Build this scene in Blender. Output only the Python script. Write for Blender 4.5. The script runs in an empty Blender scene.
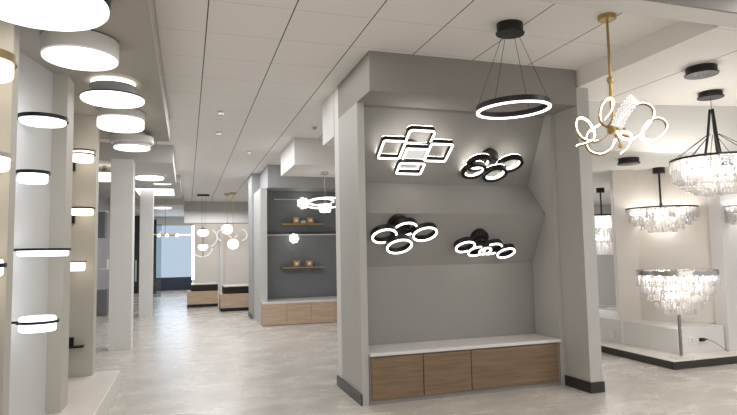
import bpy, bmesh, math, random
from mathutils import Vector, Matrix, Quaternion
random.seed(7)
PI = math.pi
scn = bpy.context.scene
COL = scn.collection

# ------------------------------------------------------------------ camera
F, CX, CY, CAMH = 566.0, 368.5, 207.5, 1.37
def nrm(v): return Vector(v).normalized()
_Y = nrm((187 - CX, 256 - CY, F)); _z = nrm((-138, -7600, F)); _Z = (_z - _Y * _z.dot(_Y)).normalized(); _X = _Y.cross(_Z)
RIGHT = Vector((_X.x, _Y.x, _Z.x)); UP = -Vector((_X.y, _Y.y, _Z.y)); FWD = Vector((_X.z, _Y.z, _Z.z))
cd = bpy.data.cameras.new('camera'); cam = bpy.data.objects.new('camera', cd); COL.objects.link(cam)
cd.sensor_width = 36; cd.lens = F / 737 * 36; cd.clip_start = 0.05; cd.clip_end = 200
M = Matrix((RIGHT, UP, -FWD)).transposed().to_4x4(); M.translation = Vector((0, 0, CAMH)); cam.matrix_world = M
scn.camera = cam
CAMP = Vector((0, 0, CAMH))

# ------------------------------------------------------------------ materials
def _new(name):
    m = bpy.data.materials.new(name); m.use_nodes = True
    nt = m.node_tree; nt.nodes.clear()
    out = nt.nodes.new('ShaderNodeOutputMaterial'); return m, nt, out
def mat(name, col, rough=0.5, metal=0.0, noise=0.0, nscale=8.0, bump=0.0, coat=0.0):
    m, nt, out = _new(name); b = nt.nodes.new('ShaderNodeBsdfPrincipled'); nt.links.new(b.outputs[0], out.inputs[0])
    b.inputs['Base Color'].default_value = (*col, 1); b.inputs['Roughness'].default_value = rough; b.inputs['Metallic'].default_value = metal
    if coat: b.inputs['Coat Weight'].default_value = coat
    if noise or bump:
        tc = nt.nodes.new('ShaderNodeTexCoord'); n = nt.nodes.new('ShaderNodeTexNoise'); n.inputs['Scale'].default_value = nscale; n.inputs['Detail'].default_value = 5
        nt.links.new(tc.outputs['Object'], n.inputs['Vector'])
        if noise:
            r = nt.nodes.new('ShaderNodeValToRGB')
            r.color_ramp.elements[0].position = .3; r.color_ramp.elements[1].position = .7
            r.color_ramp.elements[0].color = (*[c * (1 - noise) for c in col], 1); r.color_ramp.elements[1].color = (*[min(1, c * (1 + noise)) for c in col], 1)
            nt.links.new(n.outputs['Fac'], r.inputs[0]); nt.links.new(r.outputs[0], b.inputs['Base Color'])
        if bump:
            bp = nt.nodes.new('ShaderNodeBump'); bp.inputs['Strength'].default_value = bump; bp.inputs['Distance'].default_value = .01
            nt.links.new(n.outputs['Fac'], bp.inputs['Height']); nt.links.new(bp.outputs[0], b.inputs['Normal'])
    return m
def emis(name, col, s):
    m, nt, out = _new(name); e = nt.nodes.new('ShaderNodeEmission'); e.inputs[0].default_value = (*col, 1); e.inputs[1].default_value = s
    nt.links.new(e.outputs[0], out.inputs[0]); return m
def wood(name, c1, c2, axis='X'):
    m, nt, out = _new(name); b = nt.nodes.new('ShaderNodeBsdfPrincipled'); nt.links.new(b.outputs[0], out.inputs[0]); b.inputs['Roughness'].default_value = .5
    tc = nt.nodes.new('ShaderNodeTexCoord'); mp = nt.nodes.new('ShaderNodeMapping'); mp.inputs['Scale'].default_value = (.9, 5, 14)
    nt.links.new(tc.outputs['Object'], mp.inputs[0])
    n = nt.nodes.new('ShaderNodeTexNoise'); n.inputs['Scale'].default_value = 2.2; n.inputs['Detail'].default_value = 7; n.inputs['Roughness'].default_value = .62; n.inputs['Distortion'].default_value = .6
    nt.links.new(mp.outputs[0], n.inputs['Vector'])
    mp2 = nt.nodes.new('ShaderNodeMapping'); mp2.inputs['Scale'].default_value = (2, 40, 110); nt.links.new(tc.outputs['Object'], mp2.inputs[0])
    n2 = nt.nodes.new('ShaderNodeTexNoise'); n2.inputs['Scale'].default_value = 2; nt.links.new(mp2.outputs[0], n2.inputs['Vector'])
    mx = nt.nodes.new('ShaderNodeMath'); mx.operation = 'MULTIPLY_ADD'; mx.inputs[1].default_value = .3; nt.links.new(n2.outputs['Fac'], mx.inputs[0]); nt.links.new(n.outputs['Fac'], mx.inputs[2])
    r = nt.nodes.new('ShaderNodeValToRGB'); r.color_ramp.elements[0].position = .45; r.color_ramp.elements[1].position = .85
    r.color_ramp.elements[0].color = (*c1, 1); r.color_ramp.elements[1].color = (*c2, 1)
    nt.links.new(mx.outputs[0], r.inputs[0]); nt.links.new(r.outputs[0], b.inputs['Base Color']); return m
def floor_mat():
    m, nt, out = _new('polished_concrete'); b = nt.nodes.new('ShaderNodeBsdfPrincipled'); nt.links.new(b.outputs[0], out.inputs[0])
    tc = nt.nodes.new('ShaderNodeTexCoord'); mp = nt.nodes.new('ShaderNodeMapping'); mp.inputs['Scale'].default_value = (.8, 1.3, 1); mp.inputs['Rotation'].default_value = (0, 0, .25)
    nt.links.new(tc.outputs['Object'], mp.inputs[0])
    n = nt.nodes.new('ShaderNodeTexNoise'); n.inputs['Scale'].default_value = 2.2; n.inputs['Detail'].default_value = 8; n.inputs['Roughness'].default_value = .6; n.inputs['Distortion'].default_value = .1
    nt.links.new(mp.outputs[0], n.inputs['Vector'])
    n3 = nt.nodes.new('ShaderNodeTexNoise'); n3.inputs['Scale'].default_value = .7; nt.links.new(mp.outputs[0], n3.inputs['Vector'])
    ad = nt.nodes.new('ShaderNodeMath'); ad.operation = 'MULTIPLY_ADD'; ad.inputs[1].default_value = .45; nt.links.new(n3.outputs['Fac'], ad.inputs[0]); nt.links.new(n.outputs['Fac'], ad.inputs[2])
    r = nt.nodes.new('ShaderNodeValToRGB'); e = r.color_ramp.elements
    e[0].position = .42; e[0].color = FLOOR_A; e[1].position = 1.0; e[1].color = FLOOR_B
    nt.links.new(ad.outputs[0], r.inputs[0]); nt.links.new(r.outputs[0], b.inputs['Base Color'])
    mr = nt.nodes.new('ShaderNodeMapRange'); mr.inputs[3].default_value = .17; mr.inputs[4].default_value = .36; nt.links.new(n.outputs['Fac'], mr.inputs[0]); nt.links.new(mr.outputs[0], b.inputs['Roughness'])
    b.inputs['Specular IOR Level'].default_value = .6
    return m
def tile_mat(name, col, x0, y0, sp):
    m, nt, out = _new(name); b = nt.nodes.new('ShaderNodeBsdfPrincipled'); nt.links.new(b.outputs[0], out.inputs[0]); b.inputs['Roughness'].default_value = .7
    tc = nt.nodes.new('ShaderNodeTexCoord'); sx = nt.nodes.new('ShaderNodeSeparateXYZ'); nt.links.new(tc.outputs['Object'], sx.inputs[0])
    def line(sock, off, w):
        a = nt.nodes.new('ShaderNodeMath'); a.operation = 'SUBTRACT'; nt.links.new(sock, a.inputs[0]); a.inputs[1].default_value = off - w / 2
        d = nt.nodes.new('ShaderNodeMath'); d.operation = 'DIVIDE'; nt.links.new(a.outputs[0], d.inputs[0]); d.inputs[1].default_value = sp
        f = nt.nodes.new('ShaderNodeMath'); f.operation = 'FRACT'; nt.links.new(d.outputs[0], f.inputs[0])
        l = nt.nodes.new('ShaderNodeMath'); l.operation = 'LESS_THAN'; nt.links.new(f.outputs[0], l.inputs[0]); l.inputs[1].default_value = w / sp; return l
    lx = line(sx.outputs[0], x0, .009); ly = line(sx.outputs[1], y0, .005)
    m1 = nt.nodes.new('ShaderNodeMix'); m1.data_type = 'RGBA'; m1.inputs[6].default_value = (*col, 1); m1.inputs[7].default_value = (*[c * .62 for c in col], 1); nt.links.new(ly.outputs[0], m1.inputs[0])
    m2 = nt.nodes.new('ShaderNodeMix'); m2.data_type = 'RGBA'; nt.links.new(m1.outputs[2], m2.inputs[6]); m2.inputs[7].default_value = (.05, .045, .04, 1); nt.links.new(lx.outputs[0], m2.inputs[0])
    nt.links.new(m2.outputs[2], b.inputs['Base Color']); return m
def crystal_mat(name, fac=.5, blend=.35, tint=(.97, .97, 1.0)):
    m, nt, out = _new(name)
    t = nt.nodes.new('ShaderNodeBsdfTransparent'); t.inputs[0].default_value = (*tint, 1)
    g = nt.nodes.new('ShaderNodeBsdfGlossy'); g.inputs['Roughness'].default_value = .08
    tr = nt.nodes.new('ShaderNodeBsdfTranslucent'); tr.inputs[0].default_value = (.95, .93, .9, 1)
    lw = nt.nodes.new('ShaderNodeLayerWeight'); lw.inputs[0].default_value = blend
    a = nt.nodes.new('ShaderNodeMixShader'); a.inputs[0].default_value = fac; nt.links.new(t.outputs[0], a.inputs[1]); nt.links.new(tr.outputs[0], a.inputs[2])
    c = nt.nodes.new('ShaderNodeMixShader'); nt.links.new(lw.outputs['Facing'], c.inputs[0]); nt.links.new(a.outputs[0], c.inputs[1]); nt.links.new(g.outputs[0], c.inputs[2])
    nt.links.new(c.outputs[0], out.inputs[0]); return m
def glass_mat(name, tint, fac=.12):
    m, nt, out = _new(name); t = nt.nodes.new('ShaderNodeBsdfTransparent'); t.inputs[0].default_value = (*tint, 1)
    g = nt.nodes.new('ShaderNodeBsdfGlossy'); g.inputs['Roughness'].default_value = .02
    x = nt.nodes.new('ShaderNodeMixShader'); x.inputs[0].default_value = fac; nt.links.new(t.outputs[0], x.inputs[1]); nt.links.new(g.outputs[0], x.inputs[2]); nt.links.new(x.outputs[0], out.inputs[0]); return m

FLOOR_A = (.44, .41, .37, 1); FLOOR_B = (.68, .64, .59, 1)
WARM = (1, .84, .62); WHITE = (1, .95, .88); COOL = (.93, .96, 1)
m_floor = floor_mat()
m_ceil = tile_mat('ceiling_tile', (.86, .84, .815), .134, 3.93, .595)
m_ceil2 = tile_mat('ceiling_board', (.90, .875, .84), 3.67 + .61, 3.05, 60)
m_white = mat('white_paint', (.74, .73, .71), .6, noise=.015, nscale=3)
m_cream = mat('cream_paint', (.76, .715, .66), .6, noise=.02, nscale=2)
m_grey = mat('grey_paint', (.27, .255, .235), .6, noise=.02, nscale=3)
m_panel = mat('niche_grey_paint', (.30, .29, .272), .6, noise=.02, nscale=3)
m_pillar = mat('pillar_paint', (.47, .46, .435), .6, noise=.02, nscale=3)
m_light_grey = mat('pale_grey_paint', (.55, .54, .52), .6, noise=.02, nscale=3)
m_dgrey = mat('slate_grey_paint', (.20, .21, .22), .6, noise=.03, nscale=4)
m_mgrey = mat('mid_grey_paint', (.40, .40, .41), .6, noise=.03, nscale=4)
m_canopy = mat('canopy_board', (.36, .335, .295), .6, noise=.02, nscale=2)
m_black = mat('black_metal', (.012, .011, .01), .4, .3)
m_skirt = mat('black_skirting', (.03, .027, .025), .35)
m_stone = mat('white_quartz', (.72, .70, .68), .25, noise=.05, nscale=12)
m_stonel = mat('pale_plinth', (.74, .70, .65), .35, noise=.03, nscale=6)
m_wood = wood('oak_veneer', (.155, .10, .056), (.255, .175, .105))
m_wood2 = wood('light_oak_veneer', (.42, .30, .20), (.62, .48, .36))
m_gold = mat('brushed_gold', (.47, .335, .145), .3, 1.0)
m_steel = mat('satin_steel', (.30, .285, .265), .3, .9)
m_brass = mat('dark_brass', (.20, .15, .075), .35, .8)
m_chrome = mat('chrome', (.62, .60, .57), .18, 1.0)
m_wmetal = mat('white_metal', (.75, .74, .73), .4)
m_gmetal = mat('grey_metal', (.42, .42, .43), .4)
m_dark = mat('dark_glass', (.03, .035, .04), .12, 0)
m_navy = mat('navy_panel', (.05, .07, .11), .5)
m_plastic = mat('white_plastic', (.8, .8, .78), .4)
m_cord = mat('dark_cord', (.05, .05, .05), .6)
m_led = emis('white_led', WHITE, 6.5)
m_ledb = emis('bright_led', WHITE, 17.0)
m_ledw = emis('warm_led', (1, .90, .74), 8.0)
m_led_soft = emis('led_diffuser', (1, .96, .92), 4.2)
m_led_cool = emis('cool_diffuser', COOL, 5.0)
m_led_warm = emis('warm_diffuser', (1, .88, .70), 5.0)
m_globe = emis('opal_globe', (1, .96, .9), 4.0)
m_plate = emis('dim_diffuser', (1, .93, .86), 1.35)
m_arc = emis('lit_look_glass', (1, .97, .93), 1.9)  # emission added so glass arcs and beads look lit; neither is a lamp
m_bulb_low = emis('bulb_low', (1, .94, .85), 85.0)
m_bulb = emis('bulb', (1, .95, .87), 150.0)
m_sky = emis('daylight_glazing', (.58, .70, .86), 1.45)
m_skyb = emis('bright_daylight', (.95, .97, 1), 4.5)
m_crystal = crystal_mat('cut_crystal', .75, .2)
m_clear = crystal_mat('clear_crystal', .12, .28)
m_glass = glass_mat('green_glass', (.75, .84, .84), .10)
m_cglass = glass_mat('clear_glass', (.97, .97, .97), .18)
m_item = mat('amber_glass', (.55, .35, .18), .25, .4)
m_itemw = mat('pale_ceramic', (.6, .58, .56), .4)

# ------------------------------------------------------------------ mesh builder
class MB:
    def __init__(s): s.bm = bmesh.new()
    def box(s, x0, x1, y0, y1, z0, z1, bev=0.0, mtx=None):
        r = bmesh.ops.create_cube(s.bm, size=1); vs = r['verts']
        for v in vs: v.co = Vector(((x0 + x1) / 2 + v.co.x * (x1 - x0), (y0 + y1) / 2 + v.co.y * (y1 - y0), (z0 + z1) / 2 + v.co.z * (z1 - z0)))
        if bev:
            es = list({e for v in vs for e in v.link_edges}); g = bmesh.ops.bevel(s.bm, geom=es, offset=bev, segments=2, affect='EDGES', profile=.5)
            vs = list({v for f in g['faces'] for v in f.verts} | {v for v in vs if v.is_valid})
        if mtx is not None:
            for v in vs: v.co = mtx @ v.co
        return s
    def lathe(s, prof, c=(0, 0, 0), n=40, mtx=None, sx=1, sy=1):
        rings = []
        for r, z in prof:
            if r < 1e-6:
                v = s.bm.verts.new((0, 0, z)); rings.append([v])
            else: rings.append([s.bm.verts.new((r * sx * math.cos(2 * PI * i / n), r * sy * math.sin(2 * PI * i / n), z)) for i in range(n)])
        for a, b in zip(rings, rings[1:]):
            for i in range(n):
                j = (i + 1) % n
                if len(a) == 1 and len(b) == 1: continue
                if len(a) == 1: s.bm.faces.new((a[0], b[j], b[i]))
                elif len(b) == 1: s.bm.faces.new((a[i], a[j], b[0]))
                else: s.bm.faces.new((a[i], a[j], b[j], b[i]))
        for rg in rings:
            for v in rg: v.co = (mtx @ v.co if mtx is not None else v.co) + Vector(c)
        return s
    def cyl(s, c, r, z0, z1, n=32, mtx=None):
        return s.lathe([(0, z0), (r, z0), (r, z1), (0, z1)], c, n, mtx)
    def tube(s, pts, r, n=8, closed=False):
        pts = [Vector(p) for p in pts]; N = len(pts); rings = []
        t0 = None
        for i, p in enumerate(pts):
            a = pts[(i - 1) % N] if (closed or i > 0) else p; b = pts[(i + 1) % N] if (closed or i < N - 1) else p
            t = (b - a).normalized()
            if t0 is None:
                u = t.orthogonal().normalized()
            else:
                u = (t0.rotation_difference(t) @ u0); u = (u - t * u.dot(t)).normalized()
            t0, u0 = t, u; w = t.cross(u)
            rr = r[i] if isinstance(r, (list, tuple)) else r
            rings.append([s.bm.verts.new(p + (u * math.cos(2 * PI * k / n) + w * math.sin(2 * PI * k / n)) * rr) for k in range(n)])
        for i in range(N if closed else N - 1):
            a, b = rings[i], rings[(i + 1) % N]
            for k in range(n): s.bm.faces.new((a[k], a[(k + 1) % n], b[(k + 1) % n], b[k]))
        if not closed:
            s.bm.faces.new(list(reversed(rings[0]))); s.bm.faces.new(rings[-1])
        return s
    def prism(s, poly, a0, a1, axis='X'):
        def P(u, v, a): return {'X': (a, u, v), 'Y': (u, a, v), 'Z': (u, v, a)}[axis]
        A = [s.bm.verts.new(P(u, v, a0)) for u, v in poly]; B = [s.bm.verts.new(P(u, v, a1)) for u, v in poly]; n = len(poly)
        s.bm.faces.new(A); s.bm.faces.new(list(reversed(B)))
        for i in range(n): s.bm.faces.new((A[i], B[i], B[(i + 1) % n], A[(i + 1) % n]))
        return s
    def loft(s, loops, closed=True, mtx=None):
        # loops: list of equal-length closed outlines -> closed ring skin
        V = [[s.bm.verts.new(mtx @ Vector(p) if mtx is not None else Vector(p)) for p in L] for L in loops]; n = len(V[0]); m = len(V)
        for i in range(m):
            a, b = V[i], V[(i + 1) % m]
            for k in range(n): s.bm.faces.new((a[k], a[(k + 1) % n], b[(k + 1) % n], b[k]))
        return s
    def build(s, name, m, parent=None, smooth=False, loc=None):
        bmesh.ops.recalc_face_normals(s.bm, faces=s.bm.faces)
        me = bpy.data.meshes.new(name); s.bm.to_mesh(me); s.bm.free()
        me.materials.append(m)
        if smooth:
            for p in me.polygons: p.use_smooth = True
            try: me.set_sharp_from_angle(angle=math.radians(35))
            except Exception: pass
        o = bpy.data.objects.new(name, me); COL.objects.link(o)
        if parent is not None: o.parent = parent
        if loc is not None: o.location = loc
        return o
def tag(o, label, cat, group=None):
    o['label'] = label; o['category'] = cat
    if group: o['group'] = group
    return o
def thing(name, label, cat, loc=(0, 0, 0), rot=None, group=None):
    o = bpy.data.objects.new(name, None); COL.objects.link(o); o.location = loc; o.empty_display_size = .1
    if rot is not None: o.rotation_euler = rot
    return tag(o, label, cat, group)
def struct(name, mb, m): 
    o = mb.build(name, m); o['kind'] = 'structure'; return o
def sbox(name, m, *b): return struct(name, MB().box(*b), m)

C = 3.13
# ------------------------------------------------------------------ setting
sbox('floor', m_floor, -6, 14, -4, 30, -.1, 0)
sbox('ceiling', m_ceil, -6, 3.72, -4, 19.15, C, C + .1)
# left hanging canopies
sbox('trim_1', m_canopy, -2.3, -.222, 1.2, 7.62, 2.84, C)
sbox('trim_2', m_light_grey, -2.3, -.222, 9.42, 12.2, 2.85, C)
sbox('trim_3', m_light_grey, -2.3, -.15, 12.9, 16.6, 2.98, C)
sbox('trim_4', m_light_grey, -2.3, -.1, 17.4, 19.1, 2.86, C)
# cross beam close to the camera, right dropped ceiling
sbox('beam_front', m_white, .9, 14, 2.82, 3.012, 2.957, C + .3)
sbox('ceiling_right', m_ceil2, 3.67, 14, 3.012, 4.99, 2.957, C + .3)
struct('ceiling_low', MB().prism([(3.8, 5.02), (5.0, 4.96), (6.3, 4.72), (10.5, 4.72), (10.5, 12.5), (3.8, 12.5)], 2.42, C + .3, 'Z'), m_white)
sbox('beam_shade_board', m_grey, .9, 14, 2.80, 2.8195, 2.957, C + .3)  # grey board added so the beam front looks shaded
# far beams
sbox('beam_back', m_light_grey, -.1, 3.5, 19.151, 19.5, 2.80, C + .1)
sbox('ceiling_back', m_white, -6, 6, 19.52, 25, 2.98, C + .1)
sbox('beam_far', m_light_grey, -.1, 5, 21.2, 21.9, 2.55, 2.98)
# far walls
sbox('wall_back', m_cream, .27, 6, 23.0, 23.2, 0, 2.98)
struct('trim_5', MB().box(1.22, 1.36, 22.88, 23.0, 0, 2.55), m_white)
sbox('wall_far', m_navy, -2.2, .2, 24.4, 24.6, 0, .52)
sbox('wall_far_upper', m_white, -6, .27, 24.4, 24.6, 2.62, 2.98)
w = struct('window_1', MB().box(-1.35, .15, 24.45, 24.5, .52, 2.62), m_sky)
w = struct('window_2', MB().box(.17, .27, 23.0, 23.05, .45, 2.55), m_skyb)
sbox('wall_left', m_mgrey, -2.3, -2.1, 10.5, 18.0, 0, C)
sbox('wall_left_near', m_white, -2.3, -2.2, -4, 10.5, 0, C)
sbox('wall_left_back', m_white, -2.3, -2.1, 18.0, 24.4, 0, C)
sbox('wall_right_back', m_white, 3.4, 3.5, 13.2, 23, 0, C)
# columns
for i, (x0, x1, y0) in enumerate([(-1.10, -.79, 9.25), (-1.05, -.765, 14.15)]):
    sbox('column', m_white, x0, x1, y0, y0 + .36, 0, 2.86 if i == 0 else 2.99)
# left display: fins and slanted bays
def fin(x1, y0, y1, x0, z1=2.84):
    sbox('partition_left', m_fin, x0, x1, y0, y1, .196, z1)
m_fin = mat('fin_paint', (.50, .475, .425), .6, noise=.015, nscale=2)
m_bay = mat('bay_paint', (.64, .64, .635), .6, noise=.015, nscale=2)
fin(-.95, 3.61, 3.73, -1.9); fin(-.915, 4.95, 5.22, -1.9); fin(-.895, 6.36, 6.54, -1.9)
struct('partition_left', MB().prism([(-1.02, 4.95), (-1.32, 3.73), (-1.95, 3.73), (-1.95, 4.95)], .196, 2.84, 'Z'), m_bay)
struct('partition_left', MB().prism([(-1.30, 6.36), (-1.5, 5.22), (-1.95, 5.22), (-1.95, 6.36)], .196, 2.84, 'Z'), m_bay)
struct('partition_left', MB().prism([(-1.12, 3.61), (-1.46, 2.2), (-1.95, 2.2), (-1.95, 3.61)], .196, 2.84, 'Z'), m_fin)
p = MB().box(-1.95, -.655, 2.2, 6.56, 0, .195, .004).build('display_platform', m_stonel)
tag(p, 'low pale platform running along the foot of the left display panels', 'platform')

# ------------------------------------------------------------------ front display wall (kiosk)
KX0, KX1 = 1.505, 3.65
sbox('partition_front', m_pillar, KX0, 1.572, 4.975, 5.66, 0, 2.775)
sbox('partition_front', m_white, KX0, 3.79, 5.66, 5.83, 0, C)  # white colour stands in for the brighter-lit far end of the pillar face
sbox('partition_front', m_pillar, KX1, 3.79, 4.585, 5.66, 0, 2.957)
sbox('partition_front', m_pillar, 3.597, KX1, 4.96, 5.66, 0, 2.775)
sbox('partition_front', m_grey, KX0, KX1, 4.585, 5.66, 2.773, C)
prof = [(5.66, 2.773), (5.05, 2.773), (5.05, 2.75), (5.40, 2.07), (5.10, 1.74), (5.37, 1.225), (5.37, .4), (5.66, .4)]
struct('wall_front', MB().prism(prof, 1.572, 3.597, 'X'), m_panel)
def skirt(name, *b): sbox(name, m_skirt, *b)
skirt('baseboard_left', KX0 - .014, KX0, 4.965, 5.84, 0, .10)
struct('baseboard_right', MB().box(KX1 - .014, KX1, 4.575, 4.955, 0, .10).box(KX1 - .014, 3.80, 4.572, 4.585, 0, .10), m_skirt)
# bench
t = thing('bench_cabinet', 'oak veneer bench cabinet with white stone top inside the front display niche', 'cabinet', (2.58, 4.95, 0))
L = lambda *b: (b[0] - 2.58, b[1] - 2.58, b[2] - 4.95, b[3] - 4.95, b[4], b[5])
MB().box(*L(1.574, 3.595, 4.965, 5.36, .0, .43)).build('body', m_grey, t)
for a, b in ((1.588, 2.09), (2.097, 2.585), (2.592, 3.56)):
    MB().box(*L(a, b, 4.945, 4.964, .045, .418), .002).build('door', m_wood, t)
MB().box(*L(1.574, 3.595, 4.93, 5.368, .432, .462), .004).build('worktop', m_stone, t)

# white soffit boxes behind the front display
sbox('beam_near', m_white, 1.50, 3.3, 5.835, 6.36, 2.62, C)
sbox('beam_box', m_white, 1.54, 3.3, 8.41, 9.72, 2.716, C)

# ------------------------------------------------------------------ second display wall (grey niche)
sbox('partition_back', m_light_grey, 1.37, 1.50, 11.22, 12.4, .0, 2.68)
sbox('partition_back', m_mgrey, 1.33, 3.4, 12.4, 13.1, 0, C)
sbox('partition_back', m_mgrey, 1.50, 3.4, 11.1, 12.4, 2.68, C)
sbox('baseboard_back', m_skirt, 1.318, 1.33, 12.38, 13.12, 0, .09)
sbox('partition_back', m_light_grey, 3.28, 3.4, 11.22, 12.4, 0, 2.68)
struct('wall_niche', MB().prism([(12.4, 2.68), (11.72, 2.68), (11.72, 2.66), (11.95, 1.83), (11.80, 1.765), (11.90, .456), (11.90, 0), (12.4, 0)], 1.5, 3.28, 'X'), m_dgrey)
sbox('glint_strip_1', m_wmetal, 1.5, 3.28, 11.782, 11.80, 1.757, 1.778)  # white strip added to stand for lamp light caught on the panel edge
sbox('glint_strip_2', m_wmetal, 1.72, 3.28, 11.735, 11.755, 2.50, 2.518)  # same for the upper edge: added white line in place of lamp light
t = thing('bench_cabinet', 'light oak bench cabinet under the slate grey niche further back', 'cabinet', (2.3, 11.05, 0))
MB().prism([(-.92, .025), (.975, .025), (.975, .80), (-.79, .80), (-.79, .165), (-.92, .165)], 0, .415, 'Z').build('body', m_wood2, t)
for i in range(4):
    MB().box(-.92 + i * .475, -.45 + i * .475 + .001, 0, .024, .01, .415, .002).build('door', m_wood2, t)
MB().prism([(-.93, -.01), (.975, -.01), (.975, .80), (-.79, .80), (-.79, .165), (-.93, .165)], .416, .455, 'Z').build('worktop', m_stone, t)
def shelf(z, lab):
    o = MB().box(1.86, 2.74, 11.66, 11.86, z - .02, z + .01, .003).build('wall_shelf', m_gold); tag(o, lab, 'shelf', 'gold shelves in the grey niche')
shelf(1.99, 'slim gold shelf, the upper one on the slate grey niche wall'); shelf(1.09, 'slim gold shelf, the lower one on the slate grey niche wall')
def cube_lamp(x, z, lab):
    t = thing('cube_lamp', lab, 'lamp', (x, 11.75, z), group='small box lamps on the gold shelves')
    MB().box(-.065, .065, -.05, .05, 0, .13, .012).box(-.04, .04, -.056, -.05, .03, .10).build('body', m_item, t)
    MB().box(-.025, .025, -.062, -.056, .04, .09).build('diffuser', m_plastic, t)
cube_lamp(2.17, 2.001, 'small amber box lamp at the left of the upper gold shelf')
cube_lamp(2.47, 2.001, 'small amber box lamp at the right of the upper gold shelf')
cube_lamp(2.17, 1.101, 'small amber box lamp at the left of the lower gold shelf')
cube_lamp(2.44, 1.101, 'small amber box lamp at the right of the lower gold shelf')
o = MB().box(2.27, 2.37, 11.70, 11.80, 2.001, 2.06, .008).build('jewel_box', m_itemw); tag(o, 'pale low box between two amber lamps on the upper gold shelf', 'box')
def petals(mb, n, r, rr, z, h=1.0):
    for i in range(n):
        a = 2 * PI * i / n
        mb.lathe([(0, -rr * h), (rr * .7, -rr * .7 * h), (rr, 0), (rr * .7, rr * .7 * h), (0, rr * h)], (r * math.cos(a), r * math.sin(a), z), 14)
    return mb
def flower(x, y, z, s, lab, wall=True):
    t = thing('petal_lamp', lab, 'lamp', (x, y - .02, z))
    t.rotation_euler = (PI / 2, 0, 0)
    MB().cyl((0, 0, 0), .07 * s, -.07 - .03 / s, 0, 20).build('base', m_wmetal, t)
    petals(petals(petals(MB(), 7, .11 * s, .06 * s, .02), 5, .07 * s, .06 * s, .06), 1, 0, .06 * s, .09).build('petal_cluster', m_led_soft, t, True)
flower(2.12, 11.74, 1.69, .62, 'glowing white petal shaped lamp between the two gold shelves')
flower(2.30, 11.655, 2.42, .75, 'glowing white petal shaped lamp high in the grey niche behind the ring pendant')

# ------------------------------------------------------------------ left canopy ceiling lamps
def drum(name, lab, c, layers, group='round lamps under the left canopy'):
    """layers: (part name, material, radius, z0, z1)"""
    t = thing(name, lab, 'ceiling lamp', c, group=group)
    for nm, m, r, z0, z1 in layers:
        e = min(.012, (z1 - z0) / 3)
        MB().lathe([(0, z0), (r - e, z0), (r, z0 + e), (r, z1 - e * .3), (r - e * .3, z1), (0, z1)], (0, 0, 0), 56).build(nm, m, t, True)
    return t
G = None
drum('ceiling_lamp', 'largest round white lamp with black rim, nearest overhead at the top left', (-.745, 3.23, 2.84), [('rim', m_black, .345, -.13, 0), ('diffuser', m_led_soft, .337, -.165, -.13)])
drum('ceiling_lamp', 'white drum lamp with flat glowing face, second from the camera under the left canopy', (-.69, 4.13, 2.84), [('base', m_gmetal, .17, -.008, 0), ('body', m_wmetal, .238, -.13, -.008), ('diffuser', m_led_soft, .231, -.142, -.13)])
t = drum('ceiling_lamp', 'two tier lamp with lit collar above a wide thin glowing disc under the left canopy', (-.60, 5.10, 2.84), [('glow_collar', m_ledw, .172, -.035, 0), ('body', m_gmetal, .185, -.128, -.035), ('rim', m_black, .25, -.138, -.128), ('diffuser', m_led_soft, .248, -.162, -.138)])
drum('ceiling_lamp', 'deep white drum lamp glowing on its lower half, fourth under the left canopy', (-.645, 6.14, 2.84), [('body', m_wmetal, .225, -.085, 0), ('diffuser', m_led_soft, .22, -.172, -.085)])
drum('ceiling_lamp', 'stepped grey lamp with smaller glowing disc, farthest under the left canopy', (-.625, 7.15, 2.84), [('base', m_wmetal, .15, -.045, 0), ('rim', m_black, .155, -.052, -.045), ('body', m_wmetal, .238, -.14, -.052), ('lower_body', m_wmetal, .205, -.18, -.14), ('diffuser', m_led_soft, .20, -.195, -.18)])
drum('ceiling_lamp', 'glowing round lamp in front of the first white column under a farther canopy', (-.655, 11.0, 2.85), [('base', m_wmetal, .25, -.03, 0), ('diffuser', m_led_soft, .245, -.07, -.03)], 'round lamps under the farther canopies')
drum('ceiling_lamp', 'small flat glowing round lamp farthest along the left canopies', (-.70, 18.1, 2.86), [('base', m_wmetal, .25, -.02, 0), ('diffuser', m_led_soft, .245, -.05, -.02)], 'round lamps under the farther canopies')
drum('ceiling_lamp', 'thin round lamp just above the flat rectangular panel lamp', (-.52, 13.05, 2.98), [('base', m_wmetal, .2, -.01, 0), ('diffuser', m_led_soft, .195, -.03, -.01)], 'round lamps under the farther canopies')
t = thing('panel_lamp', 'flat rectangular glowing panel lamp between the two white columns', 'ceiling lamp', (-.74, 14.7, 2.98))
MB().box(-.44, .44, -.75, .75, -.035, 0, .004).build('frame', m_wmetal, t); MB().box(-.42, .42, -.73, .73, -.045, -.035).build('diffuser', m_led_soft, t)

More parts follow.
